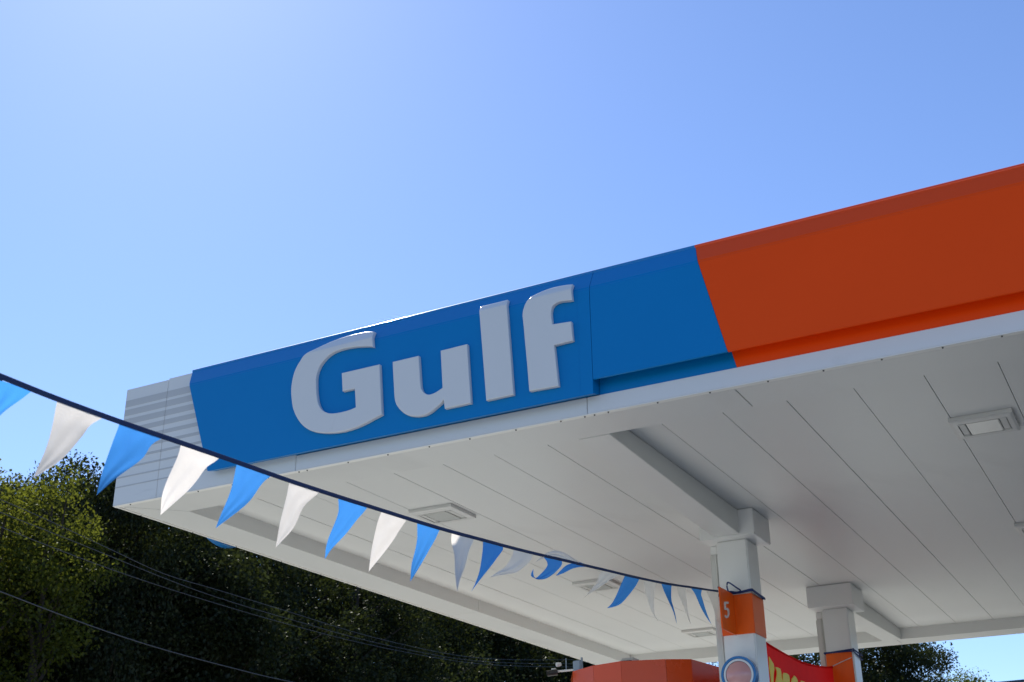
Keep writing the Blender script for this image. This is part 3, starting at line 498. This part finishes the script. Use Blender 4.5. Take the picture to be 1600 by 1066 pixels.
# ---------------------------------------------------------------- banner between the columns
ban = empty('banner', (4.249, 5.45, 2.7), 'red vinyl banner with yellow lettering sagging between the two columns', 'banner')
tp = crv([(0, 3.80, 3.785), (0, 4.133, 3.756)] + [(0, y, z) for y, z in BANNER] + [(0, 7.073, 3.838)], 6)
n = len(tp); m = 14; v = []
for j in range(m + 1):
    t = j / m
    for i, p in enumerate(tp):
        zb = 2.72 + .03 * math.sin(i * .2)
        v.append((4.249 + .018 * math.sin(p.y * 5 + t * 3) * math.sin(math.pi * i / (n - 1)) * (0.3 + t), p.y, p.z + (zb - p.z) * t))
fc = [(j * n + i, j * n + i + 1, (j + 1) * n + i + 1, (j + 1) * n + i) for j in range(m) for i in range(n - 1)]
link('cloth', mesh('cloth', v, fc, True), 'red', ban)
link('hem', tube('hem', [(4.249, p.y, p.z) for p in tp], .011, 6), 'red', ban)
for pts in BLET: link('lettering', prism('lettering', pts, 'x', 4.2705, 4.2765), 'yellow', ban)
link('tie_cord', tube('tie_cord', [(4.249, 7.043, 3.838), (4.239, 7.07, 3.838), (4.346, 7.07, 3.877), (4.478, 7.068, 3.921)], .005, 6), 'numeral', ban)
link('tie_cord', tube('tie_cord', [(4.22, 7.07, 3.838), (4.225, 7.07, 3.35), (4.22, 7.07, 2.9)], .009, 6), 'numeral', ban)

# ---------------------------------------------------------------- kiosk and its camera
kz0, kz1 = 2.72, 3.663
poly = [tuple(p) for p in DRUM[:2]] + [tuple(DRUM[2]), tuple(DRUM[4]), tuple(DRUM[5])] + [(3.519, 5.545), (3.227, 6.226), (2.643, 6.567), (2.108, 6.372), (1.816, 5.837), (1.787, 5.253)]
kio = empty('kiosk', (2.643, 5.447, 0), 'small many sided kiosk with glossy orange red fascia behind the numbered column', 'kiosk')
n = len(poly); cx, cy = 2.643, 5.447
for i in range(n):
    a, b = Vector(poly[i]), Vector(poly[(i + 1) % n])
    d = (b - a).normalized() * .0015; nrm = Vector((b.y - a.y, a.x - b.x)).normalized()
    if nrm.dot(Vector((cx, cy)) - a) < 0: nrm = -nrm
    a2, b2 = a + d, b - d
    link('fascia_panel', prism('fascia_panel', [a2, b2, b2 + nrm * .04, a2 + nrm * .04], 'z', kz0, kz1), 'kiosk', kio)
ins = [((p[0] - cx) * .93 + cx, (p[1] - cy) * .93 + cy) for p in poly]
link('roof', prism('roof', ins, 'z', kz1 - .12, kz1 - .06), 'deck', kio)
wl_ = [((p[0] - cx) * .82 + cx, (p[1] - cy) * .82 + cy) for p in poly]
link('wall', prism('wall', wl_, 'z', 0, kz0 + .05), 'kioskw', kio)
link('roof_vent', box('roof_vent', 2.643, 2.799, 4.669, 4.863, kz1 - .08, kz1 + .075, .015), 'kioskw', kio)
link('roof_vent', box('roof_vent', 2.667, 2.775, 4.654, 4.670, kz1 + .0, kz1 + .045), 'black', kio)
cm = empty('security_camera', (2.0301, 4.8634, 3.6632), 'small white security camera on an arm at the left edge of the orange kiosk', 'camera')
link('bracket', box('bracket', 2.0155, 2.108, 4.834, 4.902, 3.644, 3.79, .008), 'steel', cm)
link('mast', tube('mast', [(2.1031, 4.8829, 3.6437), (2.1031, 4.8829, 3.8238)], .012), 'steel', cm)
link('arm', tube('arm', [(2.0204, 4.8537, 3.6973), (1.8841, 4.7953, 3.6875), (1.8257, 4.7661, 3.6827)], .011), 'camera', cm)
hs = link('housing', tube('housing', [(1.8549, 4.7759, 3.6778), (1.7673, 4.7077, 3.6583)], [.034, .030], 12), 'black', cm)
link('lamp_head', tube('lamp_head', [(1.8646, 4.8537, 3.7703), (1.8306, 4.8148, 3.7625)], [.018, .024], 12), 'camera', cm)
link('lamp_head', tube('lamp_head', [(1.8306, 4.7953, 3.707), (1.7965, 4.7661, 3.6992)], [.016, .020], 12), 'camera', cm)
link('pin', tube('pin', [(1.9376, 4.8342, 3.6924), (1.9376, 4.8342, 3.8238)], .006), 'steel', cm)

# ---------------------------------------------------------------- overhead wires and the pole they run to
for pts, lb in zip(WIRES, ('topmost of the four overhead wires crossing in front of the dark trees', 'second overhead wire from the top in front of the dark trees', 'third overhead wire from the top in front of the dark trees', 'lowest overhead wire, running alone across the dark trees')):
    P = [Vector(p) for p in pts]; a = P[0] * 2 - P[1]; e0 = [P[0] + (P[0] - P[1]) * 9 + Vector((0, 0, .35)), P[0] + (P[0] - P[1]) * 4 + Vector((0, 0, .08))]
    rad = .0052 if lb[0] != 'l' else .0075
    o = link('overhead_wire', tube('overhead_wire', crv([tuple(p) for p in e0 + P], 4), rad, 6), 'wire', None, loc=tuple(P[len(P) // 2])); tag(o, lb, 'wire', 'overhead wires in front of the trees')

# ---------------------------------------------------------------- trees
def crown_mesh(name, seed, H, zb, R, nclump, per, size, mat):
    rg = np.random.default_rng(seed)
    # clump centres: egg-shaped crown, denser towards its skin, uneven outline
    c = []
    while len(c) < nclump:
        p = rg.uniform(-1, 1, 3)
        t = (p[2] + 1) / 2
        prof = (math.sin(math.pi * min(1, t * .86 + .10)) ** .75) * (1 + .22 * math.sin(3 * math.atan2(p[1], p[0]) + seed + t * 6))
        rr = math.hypot(p[0], p[1])
        if rr < prof and (rr > prof * .45 or rg.random() < .35): c.append((p[0] * R, p[1] * R, zb + t * (H - zb - .35)))
    c = np.array(c)
    cr = rg.uniform(.34, .62, nclump) if R < 2 else rg.uniform(.40, .86, nclump) * (R / 3) ** .5
    cnt = rg.integers(int(per * .5), int(per * 1.5), nclump)
    cen = np.repeat(c, cnt, 0); rad = np.repeat(cr, cnt)
    N = len(cen)
    d = rg.normal(size=(N, 3)); d /= np.linalg.norm(d, axis=1)[:, None]
    pos = cen + d * (rad * rg.uniform(.25, 1.15, N) ** .8)[:, None] * np.array([1.15, 1.15, .85])
    # leaf axes
    ax = d * .6 + rg.normal(size=(N, 3)) * .7 + np.array([0, 0, -.25]); ax /= np.linalg.norm(ax, axis=1)[:, None]
    nn = rg.normal(size=(N, 3)) + np.array([0, 0, .7]); sd_ = np.cross(ax, nn); sd_ /= np.linalg.norm(sd_, axis=1)[:, None]
    nr = np.cross(sd_, ax)
    l = (size * rg.uniform(.65, 1.35, N))[:, None]
    w = l * .32
    V = np.stack([pos, pos + ax * l * .45 + sd_ * w + nr * l * .10, pos + ax * l, pos + ax * l * .45 - sd_ * w + nr * l * .10], 1).reshape(-1, 3)
    me = bpy.data.meshes.new(name)
    me.vertices.add(4 * N); me.vertices.foreach_set('co', V.astype(np.float32).ravel())
    idx = np.arange(4 * N).reshape(N, 4); tri = np.concatenate([idx[:, [0, 1, 2]], idx[:, [0, 2, 3]]], 1).reshape(-1)
    me.loops.add(len(tri)); me.loops.foreach_set('vertex_index', tri.astype(np.int32))
    me.polygons.add(2 * N); me.polygons.foreach_set('loop_start', np.arange(0, 6 * N, 3, dtype=np.int32))
    me.update(calc_edges=True); me.materials.append(M[mat])
    return me, c
def trunk_mesh(name, seed, H, zb, c):
    rg = random.Random(seed); parts = []
    lean = (rg.uniform(-.3, .3), rg.uniform(-.3, .3))
    sp_ = [(lean[0] * t * t + .08 * math.sin(t * 5 + seed), lean[1] * t * t + .08 * math.cos(t * 4), H * .9 * t) for t in [k / 9 for k in range(10)]]
    parts.append(tube('t', sp_, [.19 * (1 - t * .9) + .015 for t in [k / 9 for k in range(10)]], 8))
    for q in c[::3]:
        t = max(.18, min(.85, (q[2] - .9 - .35 * math.hypot(q[0], q[1])) / (H * .9)))
        k = t * 9; i = int(k); a = Vector(sp_[i]).lerp(Vector(sp_[min(9, i + 1)]), k - i)
        b = Vector(q); m1 = a.lerp(b, .5) + Vector((rg.uniform(-.15, .15), rg.uniform(-.15, .15), .12))
        r0 = (.055 * (1 - t) + .02) * (1.7 if len(c) < 100 else 1)
        parts.append(tube('l', [a, m1, b], [r0, r0 * .6, .008], 5))
    me = join(name, parts); me.polygons.foreach_set('use_smooth', [True] * len(me.polygons)); me.materials.append(M['bark']); return me
VAR = []
for k, (mat, ncl, per, size) in enumerate((('leafy', 52, 200, .085), ('leafy', 50, 200, .085), ('leafg', 112, 460, .092), ('leafg', 120, 430, .096), ('leafg', 105, 470, .092), ('leafg', 98, 480, .09), ('leafm', 90, 280, .085))):
    me, c = crown_mesh('crown', 31 + k * 7, 11, 5.4 if k < 2 else 2.0, 1.5 if k < 2 else 3.0, ncl, per, size, mat)
    VAR.append((me, trunk_mesh('trunk', 5 + k, 11, 2.0, c)))
DARK = 'dark leafy tree in the dense shaded row below the left edge of the canopy'
LAB = {2: 'yellow green tree at the far left edge of the photo, below the first blue pennant', 3: 'darker treetop between the two yellow green trees at the left', 4: 'sunlit yellow green tree just left of the canopy corner', 5: 'dark treetop behind the second blue pennant', 6: 'dark green tree touching the white corner of the canopy', 9: 'dark tree right under the blue disc on the canopy edge', 16: 'dark tree just left of the security camera', 17: 'dark tree hidden mostly behind the orange kiosk'}
RLAB = {34: 'narrow dark treetop just right of the second blue pennant tip', 26: 'dark tree seen between the two columns above the red banner', 27: 'dark tree seen just left of the far column', 28: 'dark tall tree just right of the far column', 29: 'dark tree behind the one next to the far column', 30: 'dark tree with feathery branches ending against the sky at the right', 31: 'bright green rounded small tree against the sky, lower right', 32: 'thin leafy sapling at the right edge of the small green tree', 33: 'tip of a small tree at the lower right corner of the photo'}
rt = random.Random(8)
for i, (x, y, h, R) in enumerate(TREES):
    v = rt.choice((0, 1)) if i in (2, 4) else 6 if i in (31, 32, 33) else rt.choice((2, 3, 4, 5))
    lb = LAB.get(i) or RLAB.get(i) or (DARK if i < 18 else 'dark tree of the farthest row, closing the gaps behind all others' if i > 34 else 'dark tree of the back row, filling gaps behind the nearer trees')
    if i < 2: lb = 'dark tree standing left of the yellow green trees' if i else 'dark tree farthest to the left'
    h += .45 if i in (2, 3, 5, 6, 18, 34) else .0
    t = empty('leafy_tree', (x, y, 0), lb, 'tree', 'trees beyond the canopy')
    t.rotation_euler = (0, 0, rt.uniform(0, 6.28)); q = R / (1.5 if v < 2 else 3.0); t.scale = (q, q, h / 11)
    for me, nm in ((VAR[v][0], 'crown'), (VAR[v][1], 'trunk')):
        o = bpy.data.objects.new(nm, me); COL.objects.link(o); o.parent = t

# ---------------------------------------------------------------- store roof at the far right
st = empty('store_building', (9, 31, 0), 'low building whose dark blue roof edge shows at the lower right corner', 'building')
link('wall', box('wall', 3.4, 15, 28.2, 35, 0, 5.9), 'brick', st)
link('roof', prism('roof', [(3.15, 5.95), (3.17, 6.325), (15.2, 6.55), (15.2, 5.95)], 'y', 28, 35.2), 'roofblue', st)
for x in (5, 8, 11):
    wd = link('window', box('window', x, x + 1.8, 28.15, 28.21, 1, 2.6), 'kioskw', st)
    link('pane', box('pane', x + .08, x + 1.72, 28.14, 28.15, 1.08, 2.52), 'black', wd)
